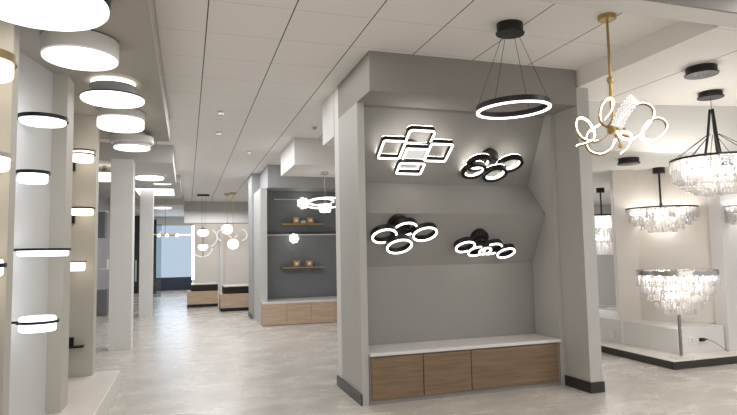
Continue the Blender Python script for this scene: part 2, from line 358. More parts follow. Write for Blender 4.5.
# ------------------------------------------------------------------ wall lamps on the left display
def wall_lamp(lab, c, r, band, h, md, px, bandm=None, tilt=(0, 0, 0), both=False, plate=True, arm=True, double=False):
    """drum lamp held by a flat ring band; px = x offset of the wall plate from the drum centre"""
    bandm = bandm or m_black
    t = thing('wall_lamp', lab, 'wall lamp', c, tilt)
    R_ = r + .012
    MB().lathe([(r - .002, 0), (R_, 0), (R_, band), (r - .002, band), (r - .002, 0)], (0, 0, 0), 48).build('ring_band', bandm, t, True)
    if double:
        MB().lathe([(r - .002, -.035), (R_, -.035), (R_, -.022), (r - .002, -.022), (r - .002, -.035)], (0, 0, 0), 48).build('ring_band', bandm, t, True)
    top = band * .98
    e = .012
    MB().lathe([(0, -h), (r - e, -h), (r - .004, -h + e), (r - .004, top + (both and h * .45 or 0) - e), (r - e, top + (both and h * .45 or 0)), (0, top + (both and h * .45 or 0))], (0, 0, 0), 48).build('diffuser', md, t, True)
    if plate:
        b = MB().box(px - .012, px, -.045, .045, -.085 + band, band, .002)
        if arm: b.box(px, -r * .96, -.012, .012, .002, band - .002)
        b.build('wall_plate', bandm, t)
    return t
B = [((-.968, 4.42, 2.335), .15, .026, .02, m_led_cool, False), ((-1.02, 4.42, 1.955), .095, .022, .06, m_led_cool, False),
     ((-.945, 4.42, 1.425), .16, .016, .038, m_led_cool, False), ((-.968, 4.42, .935), .118, .018, .055, m_led_cool, True)]
BL = ['wide round wall lamp with black band, highest on white left panel', 'small drum wall lamp with black top band, second from the top on white left panel',
      'wide thin round wall lamp with black top rim, third down the white left panel', 'drum wall lamp lit above and below its black band, lowest on white left panel']
for (c, r, bd, h, md, both), lb in zip(B, BL): wall_lamp(lb, c, r, bd, h, md, -1.152 - c[0] + .012, both=both)
Cc = [((-1.0, 6.21, 2.43), .105, .014, .10, False, True), ((-.995, 6.21, 1.855), .105, .016, .06, False, False), ((-1.03, 6.21, 1.33), .075, .012, .085, False, False)]
CL = ['drum wall lamp with two dark bands, topmost on second warm left panel', 'flat drum wall lamp with dark top band, middle of the second warm left panel', 'small glowing drum wall lamp, lowest lit one on the second warm left panel']
for (c, r, bd, h, bo, db), lb in zip(Cc, CL):
    t = wall_lamp(lb, c, r, bd, h, m_led_warm, 0, plate=False, both=bo, double=db)
    MB().box(-.125, -.085, .105, .148, -h - .075, bd, .002).box(-.11, -.09, .05, .11, .0, bd).build('wall_plate', m_black, t)
t = thing('wall_lamp', 'unlit black wall bracket with square plate and flat arm, low on left panel', 'wall lamp', (-1.09, 6.36, .51))
MB().box(-.04, .02, -.014, 0, -.03, .075, .002).build('wall_plate', m_black, t); MB().box(-.035, .12, -.11, -.014, -.02, -.004, .002).build('arm', m_black, t)
A = [((-1.045, 3.42, 2.42), .15, .045, .075, m_brass), ((-1.045, 3.42, 1.905), .145, .022, .06, m_gmetal), ((-1.06, 3.42, 1.33), .145, .022, .045, m_black)]
AL = ['drum wall lamp with gold band at the left picture edge, topmost there', 'flat drum wall lamp with grey band at the left picture edge', 'round wall lamp with black band at the left picture edge, lowest there']
for (c, r, bd, h, bm_), lb in zip(A, AL):
    t = wall_lamp(lb, c, r, bd, h, m_led_warm, 0, bm_, plate=False, both=bm_ is m_black)
    MB().box(-.05, .05, r - .01, .19, -.04, bd, .002).build('wall_plate', bm_, t)
t = wall_lamp('small round wall lamp with pale band beside the first white column', (-1.27, 9.9, 2.72), .14, .05, .12, m_led_warm, 0, m_chrome, plate=False)
MB().box(-.03, .03, -.03, .03, .04, .26).build('stem', m_chrome, t)

# ------------------------------------------------------------------ ring pendant
def rotm(n, up=Vector((0, 0, 1))):
    """matrix whose local -Z looks along n"""
    z = -Vector(n).normalized(); x = up.cross(z)
    x = x.normalized() if x.length > 1e-5 else Vector((1, 0, 0)); y = z.cross(x)
    return Matrix((x, y, z)).transposed()
t = thing('ring_pendant', 'black ring pendant glowing along its lower edge, hanging from four cords', 'pendant lamp', (2.395, 3.75, C))
MB().lathe([(0, -.085), (.112, -.085), (.116, -.075), (.105, -.07), (.105, 0), (0, 0)], (0, 0, 0), 40, sx=1.0, sy=.85).build('canopy', m_black, t, True)
rz = -.675; tl = Matrix.Rotation(math.radians(-2.0), 4, 'Y')
MB().lathe([(.258, .036), (.283, .036), (.283, -.006), (.258, -.006), (.258, .036)], (0, 0, rz), 72, tl).build('ring', m_black, t, True)
MB().lathe([(.262, -.006), (.281, -.006), (.281, -.018), (.262, -.018), (.262, -.006)], (0, 0, rz), 72, tl).build('light_strip', m_led, t, True)
for a in (30, 150, 210, 330):
    ca, sa = math.cos(math.radians(a)), math.sin(math.radians(a))
    MB().tube([(.06 * ca, .05 * sa, -.08), (.271 * ca, .271 * sa, rz + .034 + .035 * .271 * ca)], .0022, 6).build('cord', m_cord, t)

# ------------------------------------------------------------------ ceiling lamps shown on the slanted panels
def ring_loft(mb, rx, ry, wid, z0, z1, c, rot, n=56, corner=None):
    def outline(ax, ay, z):
        pts = []
        if corner is None:
            for i in range(n): a = 2 * PI * i / n; pts.append((ax * math.cos(a), ay * math.sin(a), z))
        else:
            k = n // 4
            for q, (sx, sy) in enumerate(((1, 1), (-1, 1), (-1, -1), (1, -1))):
                for i in range(k):
                    a = (q + i / (k - 1)) * PI / 2; cr = corner - (rx - ax)
                    pts.append((sx * (ax - cr) + cr * math.cos(a), sy * (ay - cr) + cr * math.sin(a), z))
        return pts
    mt = Matrix.Translation(Vector(c)) @ rot.to_4x4()
    mb.loft([outline(rx, ry, z0), outline(rx, ry, z1), outline(rx - wid, ry - wid, z1), outline(rx - wid, ry - wid, z0)], mtx=mt); return mb
def panel_lamp(name, lab, base, n, rings, tiltdeg, base_r=.11, lit='face', size_thick=.038, grp=None):
    """base: point on the panel; n: outward normal; rings: list of (world centre, rx, ry, corner)"""
    base = Vector(base); n = Vector(n).normalized()
    t = thing(name, lab, 'ceiling lamp', base)
    rb = rotm(n)
    MB().cyl((0, 0, 0), base_r, -.055, 0, 36, rb).build('base', m_black, t, True)
    nr = (Quaternion((1, 0, 0), math.radians(tiltdeg)) @ n); rr = rotm(nr)
    hub = n * .06
    for cpt, rx, ry, cor, *kind in rings:
        c = Vector(cpt) - base
        wd_ = .034 if lit == 'in' else .024; th = size_thick
        fr = ring_loft(MB(), rx, ry, wd_, -.010, th, c, rr, 56, cor).build('ring', m_black, t, True)
        if lit != 'in': ring_loft(MB(), rx - .006, ry - .006, .016, -.022, -.0105, c, rr, 56, cor if cor is None else cor - .004).build('light_strip', m_led, fr, True)
        else: ring_loft(MB(), rx - wd_ - .0005, ry - wd_ - .0005, .008, .004, th - .004, c, rr, 56, None).build('light_strip', m_led, fr, True)
        if lit != 'face': ring_loft(MB(), rx - .004, ry - .004, .014, th + .0005, th + .008, c, rr, 56, None if cor is None else cor - .003).build('back_light', m_ledb, fr, True)
        if kind:
            MB().box(-rx + .026, rx - .026, -ry + .026, ry - .026, -.004, .004, .002, Matrix.Translation(c) @ rr.to_4x4()).build('diffuser', m_plate, fr)
        d = (c - hub); ln = d.length
        if ln > rx * .9:
            e = hub + d * max(.05, (ln - min(rx, ry) * .97) / ln)
            MB().tube([hub, (hub + e) / 2 + n * .005, e], .009, 8).build('arm', m_black, fr)
    return t
n1 = Vector((0, -.68, -.35)).normalized(); n2 = Vector((0, -.52, -.28)).normalized()
def on1(x, z, off): # point in front of panel 1
    s = (2.75 - z) / .68; return Vector((x, 5.05 + .35 * s, z)) + n1 * off
def on2(x, z, off):
    s = (1.74 - z) / .515; return Vector((x, 5.10 + .27 * s, z)) + n2 * off
q = .125
panel_lamp('square_ceiling_lamp', 'black lamp of five overlapping glowing rounded squares on the upper niche panel', on1(2.13, 2.41, 0), n1,
    [(on1(1.895, 2.42, .10), .125, .135, .03), (on1(2.395, 2.41, .10), .13, .135, .03), (on1(2.145, 2.54, .15), .145, .125, .045), (on1(2.125, 2.25, .09), .145, .09, .03), (on1(2.14, 2.385, .12), .125, .10, .02, 'plate')], 29, .09, 'both')
panel_lamp('round_ceiling_lamp', 'black lamp of four inward lit rings on the upper niche panel', on1(3.03, 2.36, 0), n1,
    [(on1(2.885, 2.305, .10), .135, .135, None), (on1(2.86, 2.225, .07), .135, .135, None), (on1(3.25, 2.31, .10), .14, .14, None), (on1(3.10, 2.205, .09), .135, .135, None)], 37, .09, 'in')
panel_lamp('round_ceiling_lamp', 'black lamp of four glowing rings, left on the lower niche panel', on2(1.95, 1.64, 0), n2,
    [(on2(1.785, 1.585, .11), .13, .13, None), (on2(2.0, 1.635, .08), .125, .125, None), (on2(2.20, 1.60, .11), .13, .13, None), (on2(1.95, 1.49, .12), .135, .135, None)], 31, .11)
panel_lamp('round_ceiling_lamp', 'black lamp of five glowing rings in a row, right on the lower niche panel', on2(2.86, 1.515, 0), n2,
    [(on2(2.665, 1.47, .11), .11, .11, None), (on2(2.82, 1.41, .08), .10, .10, None), (on2(2.895, 1.43, .12), .075, .075, None), (on2(2.99, 1.435, .09), .115, .115, None), (on2(3.15, 1.40, .11), .105, .105, None)], 31, .09)

# ------------------------------------------------------------------ gold loop chandelier
t = thing('loop_chandelier', 'gold chandelier with curling glowing ribbon arms on a straight gold rod', 'chandelier', (3.035, 3.42, C))
H0 = Vector((0, 0, 2.268 - C))
MB().lathe([(0, -.034), (.062, -.034), (.066, -.028), (.066, 0), (0, 0)], (0, 0, 0), 36).build('canopy', m_gold, t, True)
MB().tube([(0, 0, -.04), (0, 0, -.5)], .010, 12).tube([(0, 0, -.5), (0, 0, 2.28 - C)], .013, 12).lathe([(0, -.03), (.018, -.024), (.024, 0), (.018, .024), (0, .03)], (0, 0, -.5), 18).build('rod', m_gold, t, True)
MB().lathe([(0, -.05), (.03, -.05), (.042, -.035), (.046, .01), (.03, .03), (.014, .05), (0, .05)], H0, 24).build('hub', m_gold, t, True)
S = .00735; Uv = Vector((RIGHT.x, RIGHT.y, 0)).normalized(); Wv = Vector((-Uv.y, Uv.x, 0))
def cat(pts, sub=8):
    P = [Vector(p) for p in pts]; o = []
    for i in range(len(P) - 1):
        p0, p1, p2, p3 = P[max(i - 1, 0)], P[i], P[i + 1], P[min(i + 2, len(P) - 1)]
        for k in range(sub):
            u = k / sub; o.append(.5 * ((2 * p1) + (p2 - p0) * u + (2 * p0 - 5 * p1 + 4 * p2 - p3) * u * u + (3 * p1 - p0 - 3 * p2 + p3) * u ** 3))
    return o + [P[-1]]
def ribbon(mb, path, w, th, off):
    """flat ribbon: width w along the binormal, thickness th, shifted by off along the normal"""
    N = len(path); cen = sum(path, Vector()) / N; rings = []
    prev = None
    for i, p in enumerate(path):
        tg = (path[min(i + 1, N - 1)] - path[max(i - 1, 0)]).normalized()
        b = (Wv * .75 + Vector((0, 0, -.35))) ; b = (b - tg * b.dot(tg)).normalized(); nn = tg.cross(b)
        c = p + nn * off
        rings.append([mb.bm.verts.new(c + b * (sx * w / 2) + nn * (sy * th / 2)) for sx, sy in ((1, 1), (-1, 1), (-1, -1), (1, -1))])
    for a, b2 in zip(rings, rings[1:]):
        for k in range(4): mb.bm.faces.new((a[k], a[(k + 1) % 4], b2[(k + 1) % 4], b2[k]))
    mb.bm.faces.new(list(reversed(rings[0]))); mb.bm.faces.new(rings[-1]); return mb
ARMS = [
 [(-0.0279, 0.0093, -0.866), (-0.1059, -0.0097, -0.8438), (-0.155, -0.0396, -0.8008), (-0.1616, -0.0684, -0.7336), (-0.118, -0.0789, -0.674), (-0.0604, -0.065, -0.659), (-0.0161, -0.043, -0.6881), (-0.0185, -0.0202, -0.7507), (-0.0665, -0.0082, -0.8112)],
 [(-0.0206, 0.0082, -0.8811), (-0.0785, -0.0015, -0.9463), (-0.15, -0.0096, -0.9772), (-0.2171, -0.0045, -0.9827), (-0.2697, 0.0265, -0.949), (-0.2774, 0.0731, -0.8719), (-0.2428, 0.1061, -0.7941), (-0.1964, 0.1059, -0.7686), (-0.1547, 0.0703, -0.8054), (-0.1496, 0.0169, -0.8929), (-0.1822, -0.0175, -0.9614), (-0.2526, -0.0254, -0.9993), (-0.3394, -0.0125, -1.0224)],
 [(-0.0064, 0.0037, -0.8814), (0.0513, 0.031, -0.9264), (0.0731, 0.0693, -0.9642), (0.0671, 0.1089, -1.0114), (0.0126, 0.1627, -1.0429), (-0.0724, 0.1873, -1.0102), (-0.1131, 0.1773, -0.9354), (-0.1076, 0.1446, -0.8677), (-0.0515, 0.0802, -0.8169)],
 [(0.0007, 0.0002, -0.8666), (0.0332, -0.036, -0.8615), (0.057, -0.058, -0.8915), (0.0348, -0.0392, -0.9301), (0.0053, -0.0485, -0.907), (0.0127, -0.0727, -0.9491), (0.051, -0.1089, -0.9659), (0.1136, -0.1316, -0.9343), (0.2008, -0.1325, -0.8557), (0.2731, -0.1121, -0.7716), (0.2862, -0.0794, -0.7093), (0.2531, -0.0377, -0.6775), (0.2002, -0.0018, -0.7025), (0.1402, 0.0136, -0.7564), (0.0724, 0.0161, -0.8289)],
 [(0.0008, 0.0014, -0.8815), (0.1115, -0.0054, -0.9235), (0.2303, -0.0179, -0.9285), (0.3072, -0.0492, -0.9506), (0.3635, -0.0958, -0.9117), (0.3789, -0.122, -0.8594), (0.3445, -0.1309, -0.8214), (0.2947, -0.1159, -0.8093), (0.2504, -0.0824, -0.8381), (0.2308, -0.0546, -0.8939), (0.2626, -0.0343, -0.9572), (0.3127, -0.0303, -0.9966), (0.3551, -0.0371, -0.977)],
 [(0.0008, 0.0014, -0.8815), (0.0066, -0.0827, -0.9067), (0.0319, -0.1233, -0.9215), (0.0445, -0.1409, -0.9615), (0.0224, -0.1462, -1.0149), (-0.0049, -0.1338, -1.0576), (-0.0368, -0.1126, -1.088)],
]
for pts in ARMS:
    path = cat(pts, 7)
    a = ribbon(MB(), path, .018, .005, 0).build('arm', m_gold, t, True)
    s0 = max(4, len(path) // 6)
    ribbon(MB(), path[s0:], .017, .009, -.0072).build('light_strip', m_ledw, a, True)
bandp = cat([(.0048, -.026, -.8721), (.0275, -.0797, -.7702), (.1134, -.1028, -.6729)], 9)
mb = MB()
for i in range(1, len(bandp), 1):
    tg = (bandp[i] - bandp[i - 1]).normalized(); sd = tg.cross(Wv).normalized()
    for j in range(-2, 3):
        mb.lathe([(0, -.009), (.009, 0), (0, .009)], bandp[i] + sd * (j * .019 + (.008 if i % 2 else 0)) - Wv * .022, 5)
mb.build('crystal_band', m_arc, t)  # beads made emissive in place of light caught from the band
ribbon(MB(), bandp, .02, .004, 0).build('band_light', m_led_soft, t)
MB().lathe([(0, -.02), (.012, -.014), (.016, 0), (.012, .014), (0, .02)], (.1132, .0584, -.9878), 14).tube([(.1132, .0584, -.975), (.0585, .0281, -.9191), (0, 0, -.87)], .004, 6).build('bulb', m_gold, t, True)

# ------------------------------------------------------------------ crystal chandeliers
def crystal_mesh(l, w, m):
    mb = MB(); n = 4
    mb.lathe([(0, 0), (w, -.004), (w, -l + .006), (0, -l)], (0, 0, 0), 4)
    bmesh.ops.recalc_face_normals(mb.bm, faces=mb.bm.faces)
    me = bpy.data.meshes.new('crystal'); mb.bm.to_mesh(me); mb.bm.free(); me.materials.append(m); return me
def fringe(t, tiers, most=96):
    """tiers: (radius, z top, length, count, width). nearest crystals stay individual parts, the rest one part"""
    L_ = []
    for r, z, l, n, w in tiers:
        ma, mb_ = crystal_mesh(l, 3.5 * r / n, m_crystal), crystal_mesh(l * .93, 3.3 * r / n, m_clear)
        for i in range(n):
            a = 2 * PI * (i + random.random() * .12) / n
            L_.append((Vector((r * math.cos(a), r * math.sin(a), z - random.random() * .004)), random.choice((ma, ma, mb_)), a + PI / 4 + random.uniform(-.3, .3)))
    L_.sort(key=lambda q: (Vector(t.location) + q[0] - CAMP).length)
    for p, me, rz_ in L_[:most]:
        o = bpy.data.objects.new('crystal', me); COL.objects.link(o); o.parent = t; o.location = p; o.rotation_euler = (0, 0, rz_)
    rest = L_[most:]
    if rest:
        bm = bmesh.new()
        for p, me, rz_ in rest:
            k = len(bm.verts); kf = len(bm.faces); bm.from_mesh(me); bm.verts.ensure_lookup_table(); bm.faces.ensure_lookup_table()
            mt = Matrix.Translation(p) @ Matrix.Rotation(rz_, 4, 'Z')
            for v in bm.verts[k:]: v.co = mt @ v.co
            for f in bm.faces[kf:]: f.material_index = 0 if me.materials[0] is m_crystal or me.materials[0] == m_crystal else 1
        me2 = bpy.data.meshes.new('crystal_fringe'); bm.to_mesh(me2); bm.free(); me2.materials.append(m_crystal); me2.materials.append(m_clear)
        o = bpy.data.objects.new('crystal_fringe', me2); COL.objects.link(o); o.parent = t; o['kind'] = 'stuff'
def bulbs(t, r, z, n, s=.022, m=None):
    for i in range(n):
        a = 2 * PI * i / n + .3
        MB().lathe([(0, -s * 1.3), (s * .8, -s * .7), (s, 0), (s * .6, s * 1.1), (0, s * 1.6)], (r * math.cos(a), r * math.sin(a), z), 12).build('bulb', m or m_bulb, t, True)
def rim(t, r, z, h, m, w=.012, name='frame'):
    return MB().lathe([(r - w, z), (r, z), (r, z + h), (r - w, z + h), (r - w, z)], (0, 0, 0), 64).build(name, m, t, True)
def spokes(t, r, z, m, n=6, rr=.006):
    mb = MB()
    for i in range(n):
        a = 2 * PI * i / n; mb.tube([(0, 0, z), (r * math.cos(a), r * math.sin(a), z)], rr, 6)
    mb.build('spokes', m, t)
# big one at the right
t = thing('crystal_chandelier', 'large tiered crystal chandelier on splayed rods, nearest at the right edge', 'chandelier', (5.164, 4.40, 2.957))
MB().lathe([(0, -.06), (.122, -.06), (.125, -.05), (.112, -.045), (.112, 0), (0, 0)], (0, 0, 0), 36).build('canopy', m_black, t, True)
zr = 2.245 - 2.957
MB().tube([(0, 0, -.05), (0, 0, -.2)], .003, 6).build('cord', m_cord, t)
for a in (20, 140, 260):
    ca, sa = math.cos(math.radians(a)), math.sin(math.radians(a))
    MB().tube([(.015 * ca, .015 * sa, -.18), (.05 * ca, .05 * sa, zr + .25), (.09 * ca, .09 * sa, zr + .02)], .013, 10).build('rod', m_black, t, True)
for i in range(10):
    a = 2 * PI * i / 10 + .2
    MB().tube([(.05 * math.cos(a), .05 * math.sin(a), zr + .27), (.405 * math.cos(a), .405 * math.sin(a), zr + .015)], .0035, 6).build('stay', m_black, t)
rim(t, .415, zr, .022, m_black); rim(t, .335, zr - .10, .014, m_black); spokes(t, .41, zr + .01, m_black, 10)
fringe(t, [(.407, zr, .105, 84, .0115), (.385, zr - .095, .12, 76, .0115), (.335, zr - .155, .115, 64, .0115), (.27, zr - .205, .11, 50, .0115), (.19, zr - .25, .105, 36, .0115)])
bulbs(t, .28, zr - .06, 12, .02); bulbs(t, .14, zr - .13, 6, .02)
# middle one
t = thing('crystal_chandelier', 'crystal chandelier with black rim and short black stem before the cream wall', 'chandelier', (5.99, 5.95, 2.42))
MB().cyl((0, 0, 0), .075, -.075, 0, 28).build('canopy', m_black, t, True)
zr = 1.868 - 2.42
MB().tube([(0, 0, -.07), (0, 0, zr + .08)], .013, 10).build('rod', m_black, t, True)
zr2 = zr
rim(t, .435, zr, .02, m_black); spokes(t, .43, zr + .008, m_black, 8, .005); MB().tube([(0, 0, zr + .08), (0, 0, zr)], .02, 10).build('hub', m_black, t)
fringe(t, [(.425, zr, .125, 78, .0125), (.385, zr - .06, .115, 70, .0125), (.325, zr - .115, .11, 58, .0125), (.25, zr - .165, .105, 44, .0125), (.16, zr - .21, .10, 28, .0125)])
bulbs(t, .29, zr - .06, 12, .018); bulbs(t, .14, zr - .13, 6, .018)
# small one in the next room
t = thing('crystal_chandelier', 'small tall crystal chandelier on a black stem in the grey blue room beyond', 'chandelier', (6.93, 8.2, 2.42))
MB().cyl((0, 0, 0), .07, -.08, 0, 24).build('canopy', m_black, t, True)
zr = 1.93 - 2.42
MB().tube([(0, 0, -.07), (0, 0, zr + .02)], .014, 10).build('rod', m_black, t, True)
rim(t, .19, zr, .022, m_black); spokes(t, .185, zr + .008, m_black, 6, .005); MB().tube([(0, 0, zr), (0, 0, zr - .42)], .012, 8).build('inner_post', m_black, t)
fringe(t, [(.185, zr, .24, 34, .012), (.18, zr - .24, .24, 32, .012), (.16, zr - .48, .20, 26, .012), (.12, zr - .2, .24, 20, .011)])
bulbs(t, .08, zr - .15, 3, .03, m_bulb_low); bulbs(t, .07, zr - .40, 3, .03, m_bulb_low)
# right edge fragment
t = thing('crystal_chandelier', 'partly seen crystal chandelier behind the large one at the right picture edge', 'chandelier', (6.62, 5.25, 2.42))
MB().cyl((0, 0, 0), .07, -.06, 0, 24).build('canopy', m_black, t, True)
MB().tube([(0, 0, -.05), (0, 0, -.57)], .012, 8).build('rod', m_black, t)
rim(t, .28, -.58, .02, m_chrome); rim(t, .28, -.655, .014, m_chrome); spokes(t, .275, -.57, m_chrome, 6, .004)
fringe(t, [(.272, -.58, .07, 60, .011), (.268, -.655, .12, 60, .011), (.20, -.62, .18, 40, .011)])
bulbs(t, .14, -.62, 4)
# standing one on the plinth
t = thing('crystal_floor_lamp', 'standing crystal lamp with five tiers on a chrome stem and pale foot', 'lamp', (5.43, 5.23, .093))
MB().lathe([(0, 0), (.13, 0), (.13, .014), (.06, .022), (0, .022)], (0, 0, 0), 40).build('foot', m_stone, t, True)
MB().tube([(0, 0, .02), (0, 0, 1.0)], .018, 14).build('stem', m_steel, t, True)
zt = 1.045 - .093
D = .0
rim(t, .43, zt, .05, m_chrome, .01); spokes(t, .425, zt + .03, m_chrome, 8, .005)
MB().lathe([(0, zt + .052), (.43, zt + .052), (.43, zt + .056), (0, zt + .056)], (0, 0, 0), 64).build('top_plate', m_cglass, t)
tiers = [(.42, zt, .13, 92, .0135), (.368, zt - .095, .125, 80, .0135), (.305, zt - .185, .12, 66, .0135), (.237, zt - .27, .115, 52, .0135), (.165, zt - .345, .105, 36, .0135)]
fringe(t, tiers)
for r, z, l, n, w_ in tiers[1:]: rim(t, r + .004, z, .008, m_chrome, .008, 'tier_ring')
bulbs(t, .33, zt - .05, 12, .018, m_bulb_low); bulbs(t, .24, zt - .15, 9, .018, m_bulb_low); bulbs(t, .10, zt - .24, 4, m=m_bulb_low)
# spare ceiling canopies
def ceiling_rose(c, r, lab):
    t = thing('ceiling_canopy', lab, 'ceiling canopy', c)
    MB().lathe([(0, -.07), (r, -.07), (r + .004, -.06), (r * .93, -.055), (r * .93, 0), (0, 0)], (0, 0, 0), 40).build('housing', m_black, t, True)
    mb = MB()
    for k in (-1, 0, 1): mb.cyl((k * r * .5, 0, 0), .012, -.076, -.068, 12)
    mb.build('cord_grip', m_chrome, t)
ceiling_rose((4.36, 3.79, 2.957), .135, 'round black canopy on the dropped ceiling, in front of the large chandelier')
ceiling_rose((4.975, 5.38, 2.42), .125, 'round black canopy on the low ceiling below the gold chandelier')

# ------------------------------------------------------------------ right display corner

t = thing('display_plinth', 'low plinth with black base edge under the standing crystal lamp', 'plinth', (5.2, 5.1, 0))
def pz_(poly, z0, z1): return MB().prism([(a - 5.2, b - 5.1) for a, b in poly], z0, z1, 'Z')
pz_([(5.17, 5.085), (8.3, 5.085), (8.3, 9.0), (5.30, 9.0), (5.17, 5.11)], 0, .085).build('base', m_skirt, t)
pz_([(5.165, 5.08), (8.3, 5.08), (8.3, 9.0), (5.29, 9.0), (5.165, 5.11)], .0855, .093).build('top', m_stonel, t)
t = thing('display_block', 'raised white block with sockets on its front standing on the black edged plinth', 'plinth', (5.55, 5.38, .0935))
MB().prism([(0, 0), (.72, 0), (.72, .05), (.74, 3.3), (.02, 3.3)], 0, .298, 'Z').build('body', m_white, t)
def socket(parent, x, z):
    mb = MB().box(x - .045, x + .045, -.012, -.0005, z - .045, z + .045, .004)
    o = mb.build('socket', m_plastic, parent); MB().box(x - .006, x + .006, -.0135, -.012, z + .008, z + .02).box(x - .02, x - .012, -.0135, -.012, z - .02, z - .008).box(x + .012, x + .02, -.0135, -.012, z - .02, z - .008).build('pin_slots', m_black, o)
socket(t, .20, .15); socket(t, .33, .155)
o = MB().box(-.013, -.0005, 1.06, 1.15, .05, .14, .004).build('socket', m_plastic, t); MB().box(-.0145, -.013, 1.10, 1.11, .10, .11).build('pin_slots', m_black, o)
t = thing('power_cable', 'black plug in the white block with its thin cable trailing to the right', 'cable', (5.88, 5.38, .25))
MB().box(-.03, .035, -.05, -.014, -.02, .02, .008).lathe([(0, 0), (.013, 0), (.008, .05), (0, .05)], (.03, -.032, 0), 10, Matrix.Rotation(PI / 2, 4, 'Y')).build('plug', m_black, t, True)
MB().tube(cat([(.06, -.032, -.002), (.13, -.05, -.02), (.22, -.08, -.08), (.29, -.10, -.135), (.33, -.10, -.148)], 6), .003, 6).build('cord', m_cord, t)
# cream walls
struct('wall_right', MB().prism([(5.70, 6.42), (6.42, 5.40), (6.9, 5.40), (6.9, 6.6), (5.9, 6.6)], .0935, 2.42, 'Z'), m_cream)
struct('partition_right', MB().prism([(5.52, 6.28), (5.74, 6.14), (5.9, 6.45), (6.45, 7.2), (6.36, 7.3)], .0935, 2.42, 'Z'), m_cream)
sbox('column_right', m_white, 6.29, 6.56, 5.33, 5.5, .0935, 2.42)
sbox('wall_right_far', m_light_grey, 6.0, 14, 11.4, 11.6, 0, C)
sbox('door_1', m_dark, 6.56, 7.6, 5.52, 5.56, .0935, 1.55)
struct('window_3', MB().box(6.56, 7.6, 5.52, 5.56, 1.56, 2.1), m_sky)
sbox('wall_right_end', m_cream, 10.5, 10.6, 4.7, 12.5, 0, C)

# ------------------------------------------------------------------ far pendants
def globe(mb, c, r, sq=.9): return mb.lathe([(r * math.sin(PI * k / 12), -r * sq * math.cos(PI * k / 12)) if 0 < k < 12 else (0, -r * sq * math.cos(PI * k / 12)) for k in range(13)], c, 24)
t = thing('globe_pendant', 'black pendant with two stacked glowing globes and glass arcs in the far hall', 'pendant lamp', (.434, 16.9, C))
MB().box(-.17, .17, -.05, .05, -.05, 0, .008).build('canopy', m_black, t)
MB().tube([(-.03, 0, -.04), (-.03, 0, -.93)], .004, 6).tube([(.06, 0, -.04), (.06, 0, -.93)], .003, 6).build('cord', m_cord, t)
for z, r in ((2.03 - C, .16), (1.62 - C, .14)):
    g = globe(MB(), (0, 0, z), r, .75).build('globe', m_globe, t, True)
    MB().lathe([(0, z + r * .86), (.13, z + r * .60), (.135, z + r * .56), (.10, z + r * .56), (0, z + r * .6)], (0, 0, 0), 24).build('cap', m_black, g, True)
MB().tube([(0, 0, -.9), (0, 0, 1.32 - C)], .009, 8).build('rod', m_black, t)
for (cx_, cz, r, a0, a1) in ((.13, 1.88 - C, .26, -70, 60), (-.02, 1.62 - C, .28, 190, 350)):
    MB().tube([(cx_ + r * math.cos(math.radians(a)), .02, cz + r * math.sin(math.radians(a))) for a in range(a0, a1 + 1, 10)], .010, 8).build('glass_arc', m_arc, t, True)
def gold_pendant(loc, gz, rr, lab, arcs):
    t = thing('globe_pendant', lab, 'pendant lamp', loc)
    MB().lathe([(0, -.07), (.05, -.06), (.09, -.02), (.09, 0), (0, 0)], (0, 0, 0), 24).build('canopy', m_gold, t, True)
    MB().tube([(0, 0, -.05), (0, 0, gz + rr)], .005, 6).build('cord', m_gold, t)
    g = globe(MB(), (0, 0, gz), rr, .95).build('globe', m_globe, t, True)
    MB().lathe([(0, gz + rr * 1.25), (.03, gz + rr * 1.2), (.045, gz + rr * .88), (0, gz + rr * .88)], (0, 0, 0), 16).build('cap', m_gold, g, True)
    for (cx_, cz, r, a0, a1) in arcs:
        MB().tube([(cx_ + r * math.cos(math.radians(a)), .0, cz + r * math.sin(math.radians(a))) for a in range(a0, a1 + 1, 12)], .010, 8).build('glass_arc', m_arc, t, True)
gold_pendant((1.09, 16.6, C), 2.11 - C, .155, 'gold pendant with one glowing globe, hanging higher in the far hall', [])
gold_pendant((1.23, 16.3, C), 1.68 - C, .155, 'gold pendant with a low glowing globe between glass petals in the far hall', [(-.28, 1.93 - C, .16, 110, 260), (.22, 1.93 - C, .16, -80, 80), (0, 2.0 - C, .14, 200, 340)])
t = thing('linear_chandelier', 'slim horizontal gold bar lamp with small white shades behind the columns', 'chandelier', (-.55, 15.8, 2.98))
MB().tube([(0, 0, 0), (0, 0, -1.04)], .006, 6).build('rod', m_gold, t)
MB().tube([(-.5, 0, -1.03), (.30, 0, -1.05)], .022, 8).build('bar', m_gold, t, True)
for x in (-.15, .05, .30): globe(MB(), (x, 0, -1.06), .05).build('shade', m_globe, t, True)
MB().tube([(.3, 0, -1.05), (.66, 0, -1.05)], .018, 8).build('light_tube', m_globe, t)
# ring pendant before the grey niche
t = thing('ring_pendant', 'glowing white double ring pendant with petal cluster before the grey niche', 'pendant lamp', (2.17, 9.1, 2.716))
MB().lathe([(0, -.035), (.06, -.035), (.065, -.03), (.065, 0), (0, 0)], (0, 0, 0), 28).build('canopy', m_chrome, t, True)
MB().tube([(0, 0, -.03), (0, 0, -.53)], .003, 6).build('cord', m_chrome, t)
for (cx_, r, z) in ((0.0, .33, -.52), (-.06, .21, -.50)):
    MB().lathe([(r - .025, -.011), (r, -.011), (r, .011), (r - .025, .011), (r - .025, -.011)], (cx_, 0, z), 48, Matrix.Rotation(math.radians(-11), 4, 'X')).build('ring', m_led_soft, t, True)
MB().tube([(-.33, 0, -.52), (.33, 0, -.52)], .008, 6).build('crossbar', m_gold, t)
petals(petals(MB(), 6, .075, .045, -.58), 4, .06, .04, -.64).build('petal_cluster', m_led_soft, t, True)

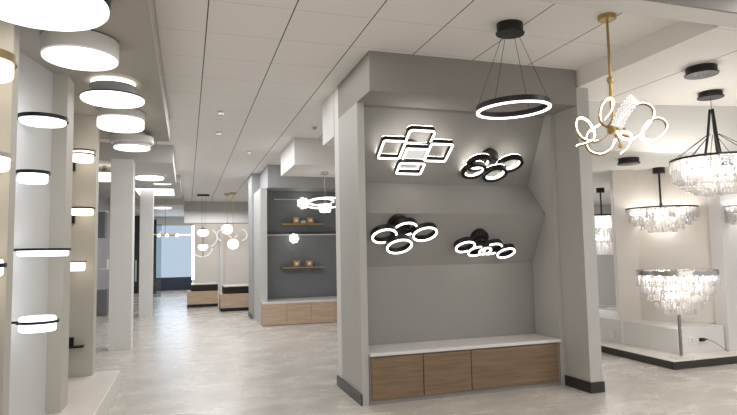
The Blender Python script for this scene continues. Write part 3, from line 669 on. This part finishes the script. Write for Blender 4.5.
# ------------------------------------------------------------------ far desks
def desk(x0, x1, y, h, lab, dx):
    t = thing('display_counter', lab, 'counter', ((x0 + x1) / 2, y, 0)); w = (x1 - x0) / 2
    MB().box(-w, w, .02, .8, 0, .08).build('kickboard', m_black, t)
    MB().box(-w, w, 0, .8, .081, h, .006).build('body', m_wood2, t)
    MB().box(-w + dx, w, .06, .7, h + .001, h + .17, .006).build('drawer_unit', m_black, t)
    MB().box(-w + dx, w, .05, .72, h + .171, h + .2, .004).build('top', m_stone, t)
desk(.01, .80, 15.9, .42, 'oak display counter with dark upper box, left and farther of two', .10)
desk(.785, 1.475, 14.36, .42, 'oak display counter with dark upper box, right and nearer of two', .07)
# dark doors and glass on the far left
t = thing('glass_door', 'dark glass door with a long pale handle between the two columns', 'door', (-2.0, 23.2, 0))
MB().box(-.09, .75, 0, .05, .001, 2.95, .005).build('leaf', m_dark, t); MB().tube([(.16, -.05, .45), (.16, -.05, 1.25)], .03, 8).build('handle', m_wmetal, t)
t = thing('glass_partition', 'greenish glass partition standing right of the second white column', 'partition', (-.95, 21.0, 0))
MB().box(-.22, .10, 0, .03, .02, 2.5).build('pane', m_glass, t); MB().box(-.22, .10, -.01, .04, 0, .02).build('rail', m_black, t)
t = thing('dark_screen', 'tall dark panel right of the second white column', 'partition', (-1.2, 22.4, 0))
MB().box(-.15, .12, 0, .05, 0, 2.75, .005).build('panel', m_dark, t)
# things on the left grey wall
t = thing('display_cabinet', 'small dark cabinet low beside the first white column', 'cabinet', (-2.0, 14.9, 0))
MB().box(-.1, .18, 0, .4, 0, .6, .01).build('body', m_dgrey, t); MB().box(-.08, .16, -.015, 0, .03, .57, .004).build('door', m_dgrey, t)
t = thing('wall_cabinet', 'dark recessed box high on the grey wall left of the first column', 'cabinet', (-2.1, 14.9, 1.85))
MB().box(0, .22, 0, .4, 0, .62, .01).build('body', m_dgrey, t); MB().box(0, .25, -.02, .42, .621, .66, .004).build('top', m_wmetal, t)
t = thing('wall_shelf', 'pale L shaped shelf on the grey wall left of the first column', 'shelf', (-2.1, 14.9, 1.08))
MB().box(0, .28, 0, .3, 0, .03).build('board', m_wmetal, t); MB().box(.25, .28, 0, .3, .031, .25).build('end_panel', m_wmetal, t)

# ------------------------------------------------------------------ ceiling sensors
def sensor(x, y, r, lab, m=None):
    t = thing('smoke_detector', lab, 'detector', (x, y, C))
    MB().lathe([(0, -.012), (r, -.012), (r, 0), (0, 0)], (0, 0, 0), 24).build('base', m or m_plastic, t, True)
    MB().lathe([(0, -.045), (r * .5, -.045), (r * .72, -.0125), (0, -.0125)], (0, 0, 0), 24).build('sensor_head', m_gmetal, t, True)
sensor(.394, 7.05, .055, 'round ceiling detector nearest the camera'); sensor(.426, 8.25, .055, 'round ceiling detector, second from the camera')
sensor(1.0, 9.7, .035, 'small dark ceiling sensor farther along the tiled ceiling', m_gmetal); sensor(1.675, 7.6, .045, 'ceiling sprinkler beside the white soffit box')

# ------------------------------------------------------------------ lights
def area(name, loc, size, sizey, power, col, rot=(0, 0, 0)):
    l = bpy.data.lights.new(name, 'AREA'); l.shape = 'RECTANGLE'; l.size = size; l.size_y = sizey; l.energy = power; l.color = col
    o = bpy.data.objects.new(name, l); COL.objects.link(o); o.location = loc; o.rotation_euler = rot; return o
area('behind_camera_fill', (1.5, -3.5, 1.2), 7, 2.0, 90, (1, .96, .92), (PI / 2, 0, 0))  # unseen fill added behind the camera, no glazing there
area('corridor_fill_near', (.9, 3.0, 3.11), 1.0, 6, 52, (1, .96, .91))  # added fill under the near ceiling, no fixture there
area('corridor_fill', (.6, 11.0, 3.11), 1.2, 9, 250, (.97, .98, 1))  # added fill to brighten corridor floor and ceiling, no fixture there
area('far_window_daylight', (-.6, 24.3, 1.8), 1.4, 1.6, 25, (.75, .87, 1), (-PI / 2, 0, 0))
area('side_room_fill', (7.2, 9.5, 2.38), 2, 2, 130, (.95, .97, 1))  # unseen fill added to brighten the room beyond
area('far_wall_fill', (1.3, 22.2, 2.95), 2.6, .5, 26, (1, .97, .94))  # fill added to brighten the far cream wall
area('far_hall_fill', (.8, 20.3, 2.95), 2.4, .5, 95, (.97, .98, 1))  # fill added between the far beams to brighten the hall
area('display_corner_fill', (5.0, 2.2, 3.1), 2.5, 1.2, 135, (1, .96, .92))  # unseen fill added to brighten the right display corner
wd = bpy.data.worlds.new('world'); scn.world = wd; wd.use_nodes = True
wd.node_tree.nodes['Background'].inputs[0].default_value = (.95, .97, 1, 1); wd.node_tree.nodes['Background'].inputs[1].default_value = 1.0
scn.view_settings.view_transform = 'Standard'; scn.view_settings.look = 'None'; scn.view_settings.gamma = 1; scn.view_settings.exposure = -0.75
scn.view_settings.use_curve_mapping = False
cy = scn.cycles
cy.use_denoising = True; cy.max_bounces = 10; cy.diffuse_bounces = 5; cy.glossy_bounces = 4; cy.transparent_max_bounces = 24; cy.sample_clamp_indirect = 6; cy.caustics_reflective = False; cy.caustics_refractive = False
